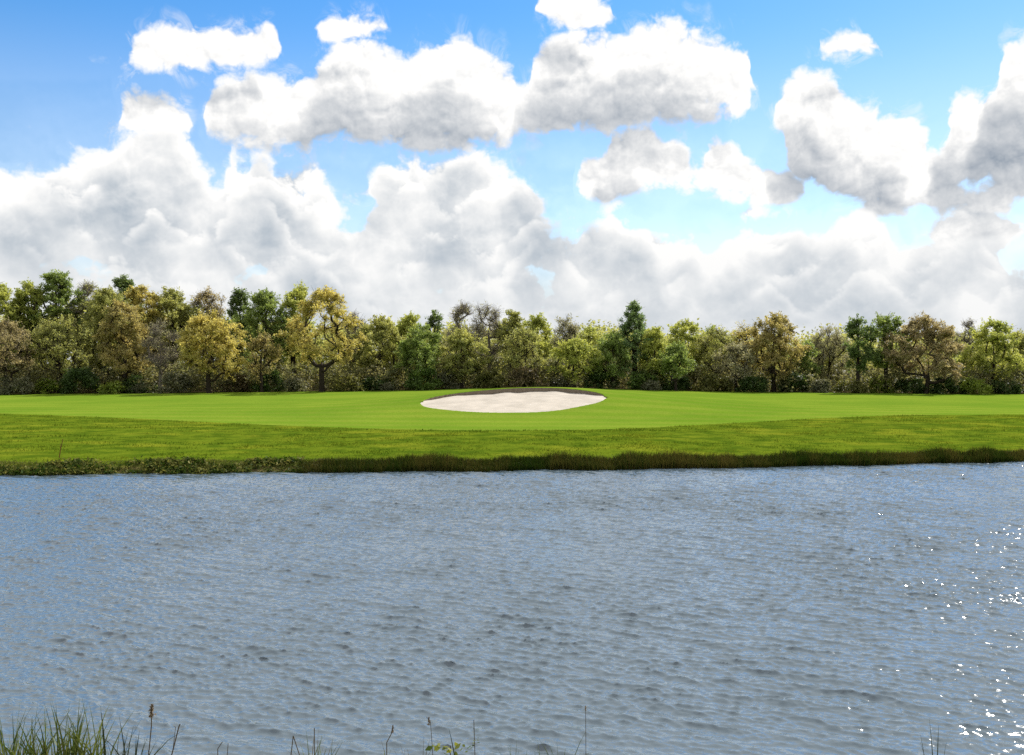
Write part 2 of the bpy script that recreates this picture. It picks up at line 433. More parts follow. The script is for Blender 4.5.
def build_bunker():
    na, nr = 260, 60
    a = np.linspace(0, 2 * math.pi, na, endpoint=False)
    rr = np.concatenate([[0.0], np.linspace(0.02, 1.012, nr)])
    wob = 1 + 0.012 * np.sin(2 * a - 0.5) + 0.012 * np.sin(3 * a + 0.6) + 0.012 * np.sin(5 * a + 2.0) + 0.006 * np.sin(9 * a)
    A, RR = np.meshgrid(a, rr[1:])
    X = BK['cx'] + BK['rx'] * np.cos(A) * RR * wob
    Y0 = np.sin(A) * RR * wob
    Y = BK['cy'] + np.where(Y0 < 0, Y0 * BK['ry_front'], Y0 * BK['ry_back'])
    Z = sand_z(X, Y)
    V = np.stack([X, Y, Z], -1).reshape(-1, 3)
    idx = np.arange(nr * na).reshape(nr, na)
    F = np.stack([idx[:-1], np.roll(idx[:-1], -1, 1), np.roll(idx[1:], -1, 1), idx[1:]], -1).reshape(-1, 4)
    m, nt = new_mat('bunker_sand'); n = N(nt); p = n.pos()
    big = n.noise(p, 0.6, 4, .6); rake = n.noise(n.vec('MULTIPLY', p, (1.2, 3.5, 1)), 1.3, 5, .6); f = n.noise(p, 16, 3, .6)
    c = n.mix(n.maprange(big, .3, .7), (0.47, 0.425, 0.368), (0.37, 0.335, 0.288))
    c = n.mix(n.maprange(rake, .45, .7, 0, .4), c, (0.50, 0.455, 0.395))
    n.out(principled(n, c, 0.95, 0.05, n.math('ADD', rake, n.math('MULTIPLY', f, .35)), 0.07, 0.6).outputs[0])
    o = mesh_obj('sand_bunker', V, F, m, smooth=True)
    tag(o, kind='structure')
    # the cut edge at the back: a low face under the turf, brown for bare earth and painted lip shadow, and the turf's own edge
    a = np.linspace(R(-8), R(188), 420)
    wob = 1 + 0.012 * np.sin(2 * a - 0.5) + 0.012 * np.sin(3 * a + 0.6) + 0.012 * np.sin(5 * a + 2.0) + 0.006 * np.sin(9 * a)
    def ring(r, dz_top=None, low=None):
        r = r + np.zeros_like(a)
        x = BK['cx'] + BK['rx'] * np.cos(a) * r * wob; y0 = np.sin(a) * r * wob
        y = BK['cy'] + np.where(y0 < 0, y0 * BK['ry_front'], y0 * BK['ry_back'])
        z = lawn_z(x, y) + dz_top if low is None else sand_z(x, y) + low
        return np.stack([x, y, z], -1)
    end = np.clip(np.minimum(a - R(-8), R(188) - a) / .25, 0, 1)
    rag = .035 * (vnoise(a * 30, a * 0, 91, 3) - .5)
    rows = [ring(.958 + .02 * (1 - end) + rag, low=-.12), ring(.952 + .03 * (1 - end) + rag, -.05), ring(.950 + .03 * (1 - end) + rag, -.012), ring(.958 + .03 * (1 - end) + rag, .022), ring(.985, .025), ring(1.05, -.01)]
    V = np.concatenate(rows); m_ = len(a); F = []
    for j in range(len(rows) - 1):
        i = np.arange(m_ - 1); F.append(np.stack([j * m_ + i, j * m_ + i + 1, (j + 1) * m_ + i + 1, (j + 1) * m_ + i], -1))
    ms, nt = new_mat('cut_earth_shadow'); n = N(nt); f = n.noise(n.pos(), 5.0, 4, .6)
    n.out(principled(n, n.mix(f, (0.15, 0.12, 0.085), (0.30, 0.25, 0.195)), 1.0, 0.0, f, .05, .6).outputs[0])
    o = mesh_obj('bunker_lip', V, np.concatenate(F), ms, smooth=False)
    o.data.materials.append(bpy.data.materials['ground_grass'])
    mi = np.concatenate([np.full(m_ - 1, 0 if j < 2 else 1) for j in range(len(rows) - 1)])
    o.data.polygons.foreach_set('material_index', mi.astype(np.int32))
    at = o.data.attributes.new('mow', 'FLOAT', 'POINT'); at.data.foreach_set('value', np.ones(len(V), dtype=np.float32))
    at = o.data.attributes.new('wet', 'FLOAT', 'POINT'); at.data.foreach_set('value', np.ones(len(V), dtype=np.float32))
    tag(o, kind='structure')

# ---------------------------------------------------------------- lake
def build_water():
    nx = 1450
    yr = [12.0]; 
    while yr[-1] < 62: yr.append(yr[-1] + 0.030 + 0.0013 * (yr[-1] - 12))
    yr = np.array(yr); u = np.linspace(-1, 1, nx)
    U, Y = np.meshgrid(u, yr)
    X = U * (Y * 0.62 + 7.0)
    r = np.random.default_rng(4)
    Z = np.zeros_like(X); DX = np.zeros_like(X); DY = np.zeros_like(X)
    gust = vnoise(X * .10 + 60, Y * .16, 12, 3)
    gust2 = vnoise(X * .35 + 60, Y * .5, 13, 2)
    main = math.atan2(0.86, 0.50)
    comps = []
    for i in range(24):
        lam = 0.29 * 2 ** (r.uniform(-0.3, 1.5)); comps.append((lam, main + r.normal(0, .20), 0.041))
    for i in range(44):
        lam = 0.10 * 2 ** (r.uniform(-.1, 1.5)); comps.append((lam, main + r.normal(0, .42), 0.060))
    fadeX = 1 - sstep(.93, 1, np.abs(U))
    for i, (lam, th, sl) in enumerate(comps):
        k = 2 * math.pi / lam; a = sl / k
        ph = k * (X * math.cos(th) + Y * math.sin(th)) + r.uniform(0, 6.28) + 1.5 * (vnoise(X * .5 / lam * .3 + 9 * i, Y * .5 / lam * .3, 40 + i % 7, 1) - .5)
        g = (0.45 + 1.1 * gust) if lam > .5 else (0.25 + 0.9 * gust + 0.6 * gust2)
        Z += a * g * np.cos(ph)
        DX -= 1.0 * a * g * math.cos(th) * np.sin(ph); DY -= 1.0 * a * g * math.sin(th) * np.sin(ph)
    Z *= fadeX; X2 = X + DX * fadeX; Y2 = Y + DY * fadeX
    V = np.stack([X2, Y2, Z], -1).reshape(-1, 3)
    ny = len(yr); idx = np.arange(nx * ny).reshape(ny, nx)
    F = np.stack([idx[:-1, :-1], idx[:-1, 1:], idx[1:, 1:], idx[1:, :-1]], -1).reshape(-1, 4)
    # plain water out to both sides
    k0 = len(V); ex = []; ef = []
    for s in (0, -1):
        sgn = -1 if s == 0 else 1
        base = k0 + len(ex)
        for j in range(ny):
            ex.append((sgn * 420, yr[j], 0))
        for j in range(ny - 1):
            q = [idx[j, s], idx[j + 1, s], base + j + 1, base + j]
            ef.append(q if sgn < 0 else q[::-1])
    # side water reaches further back than the far shore near the view, the land covers the rest
    ex += [(-420, 62, 0), (-420, 140, 0), (420, 140, 0), (420, 62, 0)]
    b = k0 + len(ex) - 4; ef.append([b + 3, b + 2, b + 1, b])
    V = np.vstack([V, np.array(ex, float)]); F = np.vstack([F, np.array(ef)])
    m, nt = new_mat('lake_water'); n = N(nt); p = n.pos()
    a = n.noise(n.vec('MULTIPLY', p, (1, 1.4, 1)), 6.5, 3, .6); b2 = n.noise(p, 21.0, 2, .55)
    h = n.math('ADD', a, n.math('MULTIPLY', b2, .22))
    pr = principled(n, (0.078, 0.110, 0.136), 0.09, 0.5, h, 0.018, 0.4)
    pr.inputs['IOR'].default_value = 1.8
    n.out(pr.outputs[0])
    o = mesh_obj('lake_water', V, F, m, smooth=True)
    tag(o, kind='structure')

# ---------------------------------------------------------------- blades and leaves
def blades(base, height, width, lean, n_seg=3, rng=RNG, twist=None):
    """tapered, curved strips. base (n,3); height, width (n,); lean (n,2) horizontal tip offset"""
    n = len(base)
    ang = rng.uniform(0, math.pi, n) if twist is None else twist
    sx, sy = np.cos(ang), np.sin(ang)
    V = []
    for i in range(n_seg + 1):
        t = i / n_seg
        w = width * (1 - t) ** 0.7 * 0.5 + 0.0008
        cx = base[:, 0] + lean[:, 0] * t ** 2; cy = base[:, 1] + lean[:, 1] * t ** 2
        d = np.hypot(lean[:, 0], lean[:, 1]) / np.maximum(height, 1e-3)
        cz = base[:, 2] + height * (t - 0.28 * np.minimum(d, 1.5) * t ** 3)
        V.append(np.stack([cx - sx * w, cy - sy * w, cz], -1)); V.append(np.stack([cx + sx * w, cy + sy * w, cz], -1))
    V = np.stack(V, 1)                                # n, 2(n_seg+1), 3
    k = V.shape[1]; off = (np.arange(n) * k)[:, None]
    F = [off + np.array([[2 * i, 2 * i + 1, 2 * i + 3, 2 * i + 2]]) for i in range(n_seg)]
    F = np.stack(F, 1).reshape(-1, 4)
    return V.reshape(-1, 3), F

def leaf_quads(c, size, rng, up=0.35, long=1.5, lift=None):
    n = len(c)
    nrm = rng.normal(size=(n, 3)); nrm[:, 2] = np.abs(nrm[:, 2]) + up
    nrm /= np.linalg.norm(nrm, axis=1)[:, None]
    t = rng.normal(size=(n, 3)); t -= nrm * np.sum(t * nrm, 1)[:, None]; t /= np.linalg.norm(t, axis=1)[:, None]
    b = np.cross(nrm, t)
    s = (size * rng.uniform(.6, 1.4, n))[:, None]
    L = s * long * .5; W = s * .5
    V = np.stack([c - t * L, c - t * L * .1 + b * W, c + t * L, c - t * L * .1 - b * W], 1)
    F = np.arange(n * 4).reshape(n, 4)
    return V.reshape(-1, 3), F

def tubes(segs, sides=5):
    """segs: list of (p0, p1, r0, r1)"""
    P0 = np.array([s[0] for s in segs], float); P1 = np.array([s[1] for s in segs], float)
    r0 = np.array([s[2] for s in segs]); r1 = np.array([s[3] for s in segs])
    d = P1 - P0; L = np.linalg.norm(d, axis=1); d = d / np.maximum(L, 1e-6)[:, None]
    ref = np.where(np.abs(d[:, 2:3]) > .9, np.array([[1., 0, 0]]), np.array([[0., 0, 1]]))
    u = np.cross(d, ref); u /= np.linalg.norm(u, axis=1)[:, None]; v = np.cross(d, u)
    a = np.arange(sides) * 2 * math.pi / sides
    ring = np.cos(a)[None, :, None] * u[:, None] + np.sin(a)[None, :, None] * v[:, None]
    A = P0[:, None] + ring * r0[:, None, None]; B = P1[:, None] + ring * r1[:, None, None] + (d * 0.0)[:, None]
    V = np.concatenate([A, B], 1)
    off = (np.arange(len(segs)) * 2 * sides)[:, None, None]
    q = np.array([[i, (i + 1) % sides, sides + (i + 1) % sides, sides + i] for i in range(sides)])[None]
    return V.reshape(-1, 3), (off + q).reshape(-1, 4)

# ---------------------------------------------------------------- trees
PAL = {}
def palette():
    P = dict(
        gold=((0.66, 0.56, 0.150), (0.46, 0.41, 0.110)),
        bronze=((0.50, 0.41, 0.150), (0.36, 0.315, 0.12)),
        brown=((0.44, 0.355, 0.195), (0.34, 0.285, 0.16)),
        olive=((0.47, 0.475, 0.135), (0.32, 0.35, 0.10)),
        green=((0.31, 0.41, 0.090), (0.20, 0.29, 0.068)),
        deep=((0.18, 0.265, 0.065), (0.115, 0.185, 0.052)),
        lime=((0.52, 0.55, 0.105), (0.36, 0.42, 0.085)),
        grey=((0.43, 0.405, 0.265), (0.31, 0.305, 0.19)),
        pine=((0.25, 0.37, 0.130), (0.16, 0.265, 0.10)),
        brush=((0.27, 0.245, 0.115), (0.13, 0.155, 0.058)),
    )
    soft = lambda c: tuple(.84 * v + .16 * (.3 * c[0] + .6 * c[1] + .1 * c[2]) * w for v, w in zip(c, (1.06, 1.08, .72)))
    P = {k: (soft(a), soft(b)) for k, (a, b) in P.items()}
    for k, (a, b) in P.items(): PAL[k] = leaf_mat(k + '_leaves', a, b)
    PAL['bark'] = bark_mat('bark', (0.055, 0.042, 0.032), (0.022, 0.017, 0.013))
    PAL['pale_bark'] = bark_mat('pale_bark', (0.24, 0.21, 0.175), (0.13, 0.11, 0.09))

STYLE = dict(
    # crown start, shape, clumps per m2 of crown face, leaves per clump, leaf size, clump radius
    round=dict(base=.20, prof='round', dens=.95, leaves=150, size=.21, cr=.80, trunk=.75, fork=.30),
    wide=dict(base=.22, prof='dome', dens=.95, leaves=150, size=.20, cr=.80, trunk=.55, fork=.20),
    oval=dict(base=.18, prof='oval', dens=1.0, leaves=140, size=.21, cr=.78, trunk=.8, fork=.4),
    open=dict(base=.30, prof='dome', dens=.72, leaves=135, size=.20, cr=.80, trunk=.30, fork=.25, twigs=10),
    tuft=dict(base=.32, prof='oval', dens=.85, leaves=150, size=.22, cr=.80, trunk=.85, fork=.5),
    bare=dict(base=.28, prof='oval', dens=.95, leaves=26, size=.15, cr=.85, trunk=.7, fork=.3, twigs=26),
    sparse=dict(base=.25, prof='round', dens=.9, leaves=75, size=.17, cr=.85, trunk=.7, fork=.3, twigs=12),
    cone=dict(base=.10, prof='cone', dens=1.0, leaves=110, size=.19, cr=.60, trunk=.96, fork=.9),
)

def prof(kind, t):
    """crown half-width 0..1 at height share t of the crown"""
    if kind == 'round': return np.sqrt(np.clip(1 - (2 * t - .92) ** 2 / 1.16, 0, 1))
    if kind == 'dome': return np.sqrt(np.clip(1 - (t / 1.02) ** 2.4, 0, 1)) * (0.80 + .2 * np.minimum(t * 4, 1))
    if kind == 'cone': return np.clip((1 - t) ** .95, 0, 1) * np.minimum(.6 + t * 3, 1) + .02
    return np.clip(np.sin(math.pi * np.clip(t * .88 + .10, 0, 1)), 0, 1) ** .6

def tree(px, ytop, wpx, Y, colour, style, name, label, group='trees of the wood edge', lean=0.0, seed=None, bark='bark', thin=1.0):
    rng = np.random.default_rng(seed if seed is not None else int(px * 13 + ytop * 7 + Y))
    S = STYLE[style]
    X = col_at(px, Y); zg = float(ground_z(X, Y))
    H = row_at(ytop, Y) - zg; W = wpx / FPX * Y * .5 * 1.26
    root = empty(name, (X, Y, zg - 0.05)); tag(root, label, 'tree', group)
    h0 = S['base'] * H; hc = H - h0
    cr = S['cr'] * np.clip(W / 3.2, .6, 1.1)
    nc = int(S['dens'] * thin * 2 * W * hc * .85) + 14
    # clump centres inside a lumpy crown
    t = rng.beta(1.25, 1.05, nc); th = rng.uniform(0, 2 * math.pi, nc)
    lob = 0.80 + 0.26 * np.sin(2 * th + 5 * t + rng.uniform(0, 6)) * np.cos(4 * t + rng.uniform(0, 6)) + 0.16 * np.sin(5 * th + 9 * t + rng.uniform(0, 6))
    rad = (W - cr * .6) * prof(S['prof'], t) * lob * np.sqrt(rng.uniform(.10, 1, nc))
    C = np.stack([np.cos(th) * rad + lean * t * H, np.sin(th) * rad * .9, h0 + cr * .5 + t * (hc - cr * .95)], -1)
    top = np.argmax(C[:, 2]); C[top, 2] = H - cr * .45
    # skeleton: trunk, then every clump joins the nearest lower limb
    r0 = 0.020 * H + 0.035 * W ** .8 * .6
    kseg = 7; hz = S['trunk'] * H
    nodes = []; par = []
    bx, by = rng.normal(0, .02 * H, 2)
    for i in range(kseg + 1):
        q = i / kseg
        nodes.append(np.array([bx * math.sin(q * 3) + lean * q * hz * .9, by * math.sin(q * 2.4), q * hz])); par.append(i - 1)
    for ci in np.argsort(C[:, 2] + .4 * np.hypot(C[:, 0], C[:, 1])):
        c = C[ci]; A = np.array(nodes)
        dv = c - A; dh = np.hypot(dv[:, 0], dv[:, 1])
        cost = np.linalg.norm(dv, axis=1) + 2.0 * np.maximum(0, A[:, 2] + .45 * dh - c[2]) + np.where(A[:, 2] < S['fork'] * H * .6, 50, 0)
        j = int(np.argmin(cost)); p = A[j]; L = np.linalg.norm(c - p)
        k = 1 if L < 1.0 else (2 if L < 2.2 else 3)
        last = j
        for s in range(1, k + 1):
            q = s / k
            m = p + (c - p) * q; m = m + rng.normal(0, .06 * L, 3) * (1 if s < k else 0); m[2] -= .12 * L * math.sin(q * math.pi)
            nodes.append(m); par.append(last); last = len(nodes) - 1
    A = np.array(nodes); n_ = len(A)
    load = np.zeros(n_); kids = np.zeros(n_, int)
    for i in range(n_ - 1, 0, -1):
        if kids[i] == 0: load[i] += 1
        if par[i] >= 0: load[par[i]] += load[i]; kids[par[i]] += 1
    rr = r0 * (np.maximum(load, .6) / max(load[0], 1)) ** .52
    rr = np.maximum(rr, .018)
    rr[0] *= 1.35
    segs = [(A[par[i]], A[i], rr[par[i]] if i <= kseg else min(rr[par[i]], rr[i] * 1.5), rr[i]) for i in range(1, n_)]
    V, F = tubes(segs, 6)
    tw = int(S.get('twigs', 4))
    if tw:
        ci = np.repeat(np.arange(nc), tw)
        d = rng.normal(size=(len(ci), 3)); d[:, 2] = np.abs(d[:, 2]) * .9 + .1; d /= np.linalg.norm(d, axis=1)[:, None]
        ln = rng.uniform(.5, 1.25, len(ci)) * cr * 1.25
        st = C[ci] + rng.normal(0, .15, (len(ci), 3))
        V2, F2 = tubes(list(zip(st, st + d * ln[:, None], np.full(len(ci), .022), np.full(len(ci), .008))), 3)
        F = np.vstack([F, F2 + len(V)]); V = np.vstack([V, V2])
    mesh_obj('trunk', V, F, PAL[bark], root)
    # leaves
    ns = 7                                           # sprays of leaves fanning out from every limb end
    sd = rng.normal(size=(nc, ns, 3)) * np.array([1, 1, .75])
    outw = C - np.array([lean * H * .5, 0, h0 + .30 * hc]); outw /= np.linalg.norm(outw, axis=1)[:, None] + 1e-6
    sd = sd / np.linalg.norm(sd, axis=2)[:, :, None] + .55 * outw[:, None] + np.array([0, 0, .15])
    sd /= np.linalg.norm(sd, axis=2)[:, :, None]
    sl = cr * rng.uniform(.7, 1.75, (nc, ns))
    if S['prof'] == 'cone': sl *= (1.15 - .75 * t)[:, None]; sd[:, :, 2] += .35
    nl = rng.poisson(S['leaves'] * 1.5 * (cr / .8) ** 2 * rng.uniform(.55, 1.45, nc))
    ci = np.repeat(np.arange(nc), nl); k = len(ci); si = rng.integers(0, ns, k)
    q = rng.uniform(0, 1, k) ** .75
    off = sd[ci, si] * (sl[ci, si] * q)[:, None] + rng.normal(0, 1, (k, 3)) * (.10 + .13 * (1 - q))[:, None]
    off[:, 2] -= .16 * cr * q ** 2
    V, F = leaf_quads(C[ci] + off, np.full(k, S['size'] * .74), rng)
    tone = rng.uniform(0, 1, nc)
    tint = np.clip(tone[ci] * .8 + rng.uniform(-.1, .3, k), 0, 1)
    mesh_obj('crown', V, F, PAL[colour], root, attrs={'tint': ('FACE', tint)})
    return root

def shrub(px, ytop, wpx, Y, colour, label, name='shrub', seed=0, leafsize=.17):
    rng = np.random.default_rng(int(px * 31 + ytop) + seed)
    X = col_at(px, Y); zg = float(ground_z(X, Y)); H = (row_at(ytop, Y) - zg) * .85; W = wpx / FPX * Y * .5 * .9
    H = max(H, .5)
    nc = int(10 + 5 * W * H)
    th = rng.uniform(0, 6.28, nc); t = rng.uniform(0.05, 1, nc)
    r = W * np.sqrt(1 - (t * .9) ** 2) * np.sqrt(rng.uniform(.1, 1, nc))
    C = np.stack([np.cos(th) * r, np.sin(th) * r * .8, t * H * .86 + .05], -1)
    nl = rng.poisson(70, nc); ci = np.repeat(np.arange(nc), nl); k = len(ci)
    V, F = leaf_quads(C[ci] + rng.normal(0, .28, (k, 3)) * np.array([1, 1, .8]), np.full(k, leafsize), rng, up=.2, long=1.8)
    tint = np.clip(rng.uniform(0, 1, nc)[ci] * .7 + rng.uniform(-.1, .4, k), 0, 1)
    o = mesh_obj(name, V, F, PAL[colour], attrs={'tint': ('FACE', tint)}, loc=(X, Y, zg))
    tag(o, label, 'shrub', 'shrubs under the trees')
    return o

TREES = [
    # px, ytop, width, Y, colour, style, name, label
    (6, 322, 62, 131, 'brown', 'sparse', 'oak_tree', 'low brown spreading tree with dark trunk ending the wood near the leaning stake'),
    (-6, 282, 60, 143, 'lime', 'oval', 'broadleaf_tree', 'yellow-green tree behind the low brown tree at the staked end of the wood'),
    (28, 284, 44, 146, 'lime', 'round', 'broadleaf_tree', 'bright yellow-green crown between the low brown tree and the tall green pair'),
    (56, 273, 50, 148, 'green', 'tuft', 'broadleaf_tree', 'tallest green tree at the staked end, broad ragged top above yellow-green neighbours'),
    (88, 284, 46, 150, 'olive', 'bare', 'bare_tree', 'thin-leaved twiggy olive crown beside the tallest green tree at the staked end'),
    (60, 318, 60, 136, 'olive', 'sparse', 'broadleaf_tree', 'olive tree standing in front of the tallest green tree'),
    (125, 276, 36, 152, 'deep', 'oval', 'broadleaf_tree', 'small dark green crown poking above the golden treetops'),
    (108, 290, 58, 143, 'olive', 'round', 'broadleaf_tree', 'olive gold tree just under the small dark green crown'),
    (142, 288, 56, 146, 'gold', 'round', 'broadleaf_tree', 'dull golden rounded treetop beside the small dark green crown'),
    (124, 304, 62, 134, 'bronze', 'wide', 'oak_tree', 'broad bronze green tree in front, between the olive tree and the round golden oak'),
    (172, 290, 46, 147, 'olive', 'tuft', 'broadleaf_tree', 'feathery olive crown above the round golden oak on its staked side'),
    (160, 322, 44, 133, 'grey', 'bare', 'bare_tree', 'grey twiggy bare tree next to the round golden oak'),
    (209, 315, 74, 130, 'gold', 'wide', 'oak_tree', 'round golden oak with low skirt and dark trunk at the lawn edge'),
    (208, 291, 42, 149, 'brown', 'sparse', 'broadleaf_tree', 'reddish brown crown rising behind the round golden oak'),
    (240, 291, 32, 147, 'deep', 'oval', 'broadleaf_tree', 'narrow dark green tree behind the bunker side of the round golden oak'),
    (266, 293, 50, 141, 'green', 'oval', 'broadleaf_tree', 'dense dark green tree between the round golden oak and the forked golden oak'),
    (262, 335, 36, 131, 'bronze', 'sparse', 'broadleaf_tree', 'short bronze tree in front of the dense dark green tree'),
    (296, 287, 44, 144, 'lime', 'tuft', 'broadleaf_tree', 'tall yellow-green feathery tree behind the forked golden oak'),
    (322, 291, 84, 130, 'gold', 'open', 'oak_tree', 'large golden oak with dark forked trunk and open limbs'),
    (352, 313, 34, 146, 'grey', 'bare', 'bare_tree', 'thin grey bare crown behind the bunker side of the forked golden oak'),
    (380, 317, 50, 138, 'olive', 'round', 'broadleaf_tree', 'olive brown rounded tree next to the forked golden oak'),
    (408, 316, 40, 143, 'lime', 'round', 'broadleaf_tree', 'light green crown behind, between the olive brown tree and the slim dark tree'),
    (418, 326, 48, 134, 'green', 'oval', 'broadleaf_tree', 'fresh green tree in front over the bunker tip near the forked golden oak'),
    (434, 311, 24, 147, 'deep', 'oval', 'broadleaf_tree', 'slim dark green tree beside the grey bare pair behind the bunker'),
    (462, 305, 40, 142, 'grey', 'bare', 'bare_tree', 'grey bare-branched tree beside the slim dark tree behind the bunker'),
    (488, 305, 42, 140, 'grey', 'bare', 'bare_tree', 'taller twiggy grey tree with pale stem, second of the grey bare pair behind the bunker'),
    (462, 332, 50, 134, 'olive', 'oval', 'broadleaf_tree', 'low olive green tree in front of the grey bare pair behind the bunker'),
    (510, 312, 36, 138, 'olive', 'tuft', 'broadleaf_tree', 'dark olive tree over the middle of the bunker'),
    (536, 317, 42, 146, 'lime', 'round', 'broadleaf_tree', 'pale yellow-green crown behind the bunker middle'),
    (524, 330, 48, 133, 'olive', 'sparse', 'broadleaf_tree', 'low olive brown tree standing in front over the bunker middle'),
    (566, 318, 34, 140, 'grey', 'sparse', 'broadleaf_tree', 'grey-green ragged tree with pointed top between bunker middle and the pointed evergreen'),
    (590, 329, 44, 143, 'lime', 'oval', 'broadleaf_tree', 'yellow-green low crown beside the ragged grey-green tree'),
    (574, 340, 44, 132, 'lime', 'oval', 'broadleaf_tree', 'small bright lime tree in front above the bunker edge'),
    (634, 301, 84, 136, 'pine', 'cone', 'evergreen_tree', 'tall pointed blue-green evergreen rising above all its neighbours'),
    (612, 334, 40, 133, 'green', 'oval', 'broadleaf_tree', 'short green tree at the bunker side foot of the pointed evergreen'),
    (655, 330, 40, 134, 'lime', 'oval', 'broadleaf_tree', 'short yellow-green tree at the pointed evergreen, on its side away from the bunker'),
    (688, 323, 56, 141, 'lime', 'round', 'broadleaf_tree', 'rounded olive yellow tree next to the pointed evergreen'),
    (676, 346, 40, 131, 'green', 'round', 'broadleaf_tree', 'low round green tree in front of the rounded olive yellow tree'),
    (716, 328, 40, 137, 'olive', 'sparse', 'broadleaf_tree', 'thin olive tree between the rounded olive yellow tree and the bronze oak'),
    (711, 327, 22, 147, 'green', 'oval', 'broadleaf_tree', 'small green treetop poking up behind the thin olive tree'),
    (744, 324, 38, 140, 'gold', 'sparse', 'broadleaf_tree', 'pale gold feathery crown beside the big bronze oak'),
    (736, 345, 44, 132, 'grey', 'sparse', 'broadleaf_tree', 'dull grey-green low tree in front of the pale gold feathery crown'),
    (774, 316, 62, 134, 'bronze', 'oval', 'oak_tree', 'big upright bronze oak beside the dip in the treeline'),
    (806, 343, 34, 138, 'green', 'round', 'broadleaf_tree', 'lowest green tree in the dip beside the big bronze oak'),
    (830, 328, 40, 141, 'grey', 'sparse', 'broadleaf_tree', 'pale grey-olive tree between the dip and the dark long-stemmed pair'),
    (858, 320, 36, 131, 'deep', 'tuft', 'broadleaf_tree', 'dark green tree on a bare slim trunk, next to the pale grey-olive tree'),
    (886, 316, 38, 134, 'green', 'tuft', 'broadleaf_tree', 'mid green long-stemmed tree touching the wide brown oak'),
    (926, 318, 84, 132, 'brown', 'wide', 'oak_tree', 'wide rusty brown oak with many thin stems'),
    (968, 320, 26, 146, 'grey', 'bare', 'bare_tree', 'bare twigs showing behind, between the wide brown oak and the yellow-green round tree'),
    (992, 322, 56, 136, 'lime', 'round', 'broadleaf_tree', 'rounded yellow-green tree on the far side of the wide brown oak from the bunker'),
    (1030, 328, 48, 141, 'olive', 'round', 'broadleaf_tree', 'olive tree cut by the picture edge beyond the rounded yellow-green tree'),
    (1066, 322, 56, 138, 'green', 'round', 'broadleaf_tree', 'green tree past the picture edge beyond the olive edge tree'),
    (-46, 290, 60, 140, 'olive', 'round', 'broadleaf_tree', 'olive tree just past the picture edge at the staked end'),
]

SHADED_SHRUB_TONES = dict(  # leaf colours darkened to paint in the shadow under the trees
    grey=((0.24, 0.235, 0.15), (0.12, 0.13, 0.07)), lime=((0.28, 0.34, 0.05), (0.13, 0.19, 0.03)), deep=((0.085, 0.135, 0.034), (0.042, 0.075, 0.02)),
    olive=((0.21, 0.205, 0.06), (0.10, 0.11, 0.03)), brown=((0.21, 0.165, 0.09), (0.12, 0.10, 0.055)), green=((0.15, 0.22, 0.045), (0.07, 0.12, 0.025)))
SHRUBS = [
    (14, 372, 40, 'grey', 'grey-brown shrub at the foot of the low brown tree'),
    (48, 378, 26, 'lime', 'bright lime shrub beside the low brown tree'),
    (80, 362, 44, 'deep', 'tall dark shrub below the olive tree near the tallest green tree'),
    (112, 381, 28, 'lime', 'small pale green bush at the foot of the broad bronze green tree'),
    (140, 372, 40, 'deep', 'dark green bush under the broad bronze green tree'),
    (142, 384, 26, 'grey', 'low grey-green scrub in front of the broad bronze green tree'),
    (176, 368, 36, 'grey', 'pale scrubby shrub below the grey twiggy bare tree'),
    (236, 370, 32, 'brown', 'brown shrub on the bunker side of the round golden oak trunk'),
    (268, 366, 38, 'deep', 'dark shrub below the short bronze tree'),
    (296, 376, 30, 'grey', 'grey-green shrub on the staked side of the forked golden oak trunk'),
    (346, 372, 34, 'olive', 'olive shrub on the bunker side of the forked golden oak trunk'),
    (376, 374, 40, 'deep', 'black-green bush under the olive brown rounded tree'),
    (384, 384, 20, 'grey', 'tiny pale spiky bush at the lawn edge under the olive brown tree'),
    (424, 364, 40, 'green', 'leafy green bush just behind the tip of the bunker'),
    (450, 368, 34, 'grey', 'silvery bush behind the bunker under the grey bare pair'),
    (490, 366, 36, 'olive', 'olive bush behind the bunker under the dark olive tree'),
    (526, 364, 44, 'brown', 'brown brush behind the middle of the bunker'),
    (564, 368, 36, 'grey', 'pale bush above the bunker edge under the small lime tree'),
    (600, 366, 40, 'deep', 'dark bush beneath the short green tree by the pointed evergreen'),
    (642, 368, 34, 'green', 'green bush at the trunk of the pointed evergreen'),
    (652, 380, 20, 'grey', 'whitish low plant in the dark gap beside the pointed evergreen'),
    (676, 372, 36, 'deep', 'dark hollow bush beneath the low round green tree'),
    (714, 370, 44, 'olive', 'olive bush beneath the thin olive tree'),
    (752, 372, 36, 'deep', 'dark bush beneath the big bronze oak on its bunker side'),
    (792, 368, 36, 'deep', 'dark bush beneath the big bronze oak on the dip side'),
    (822, 378, 30, 'grey', 'grey-green fan-leaved bush in the dip of the treeline'),
    (850, 378, 34, 'olive', 'olive scrub at the dark slim-trunked tree'),
    (880, 374, 30, 'lime', 'light bush among the trunks of the long-stemmed tree'),
    (910, 376, 36, 'deep', 'dark brush on the near side of the wide brown oak'),
    (948, 374, 38, 'deep', 'dark brush under the far half of the wide brown oak'),
    (974, 376, 34, 'lime', 'pale lime bush under the rounded yellow-green tree'),
    (1004, 378, 36, 'deep', 'dark bush under the rounded yellow-green tree'),
]

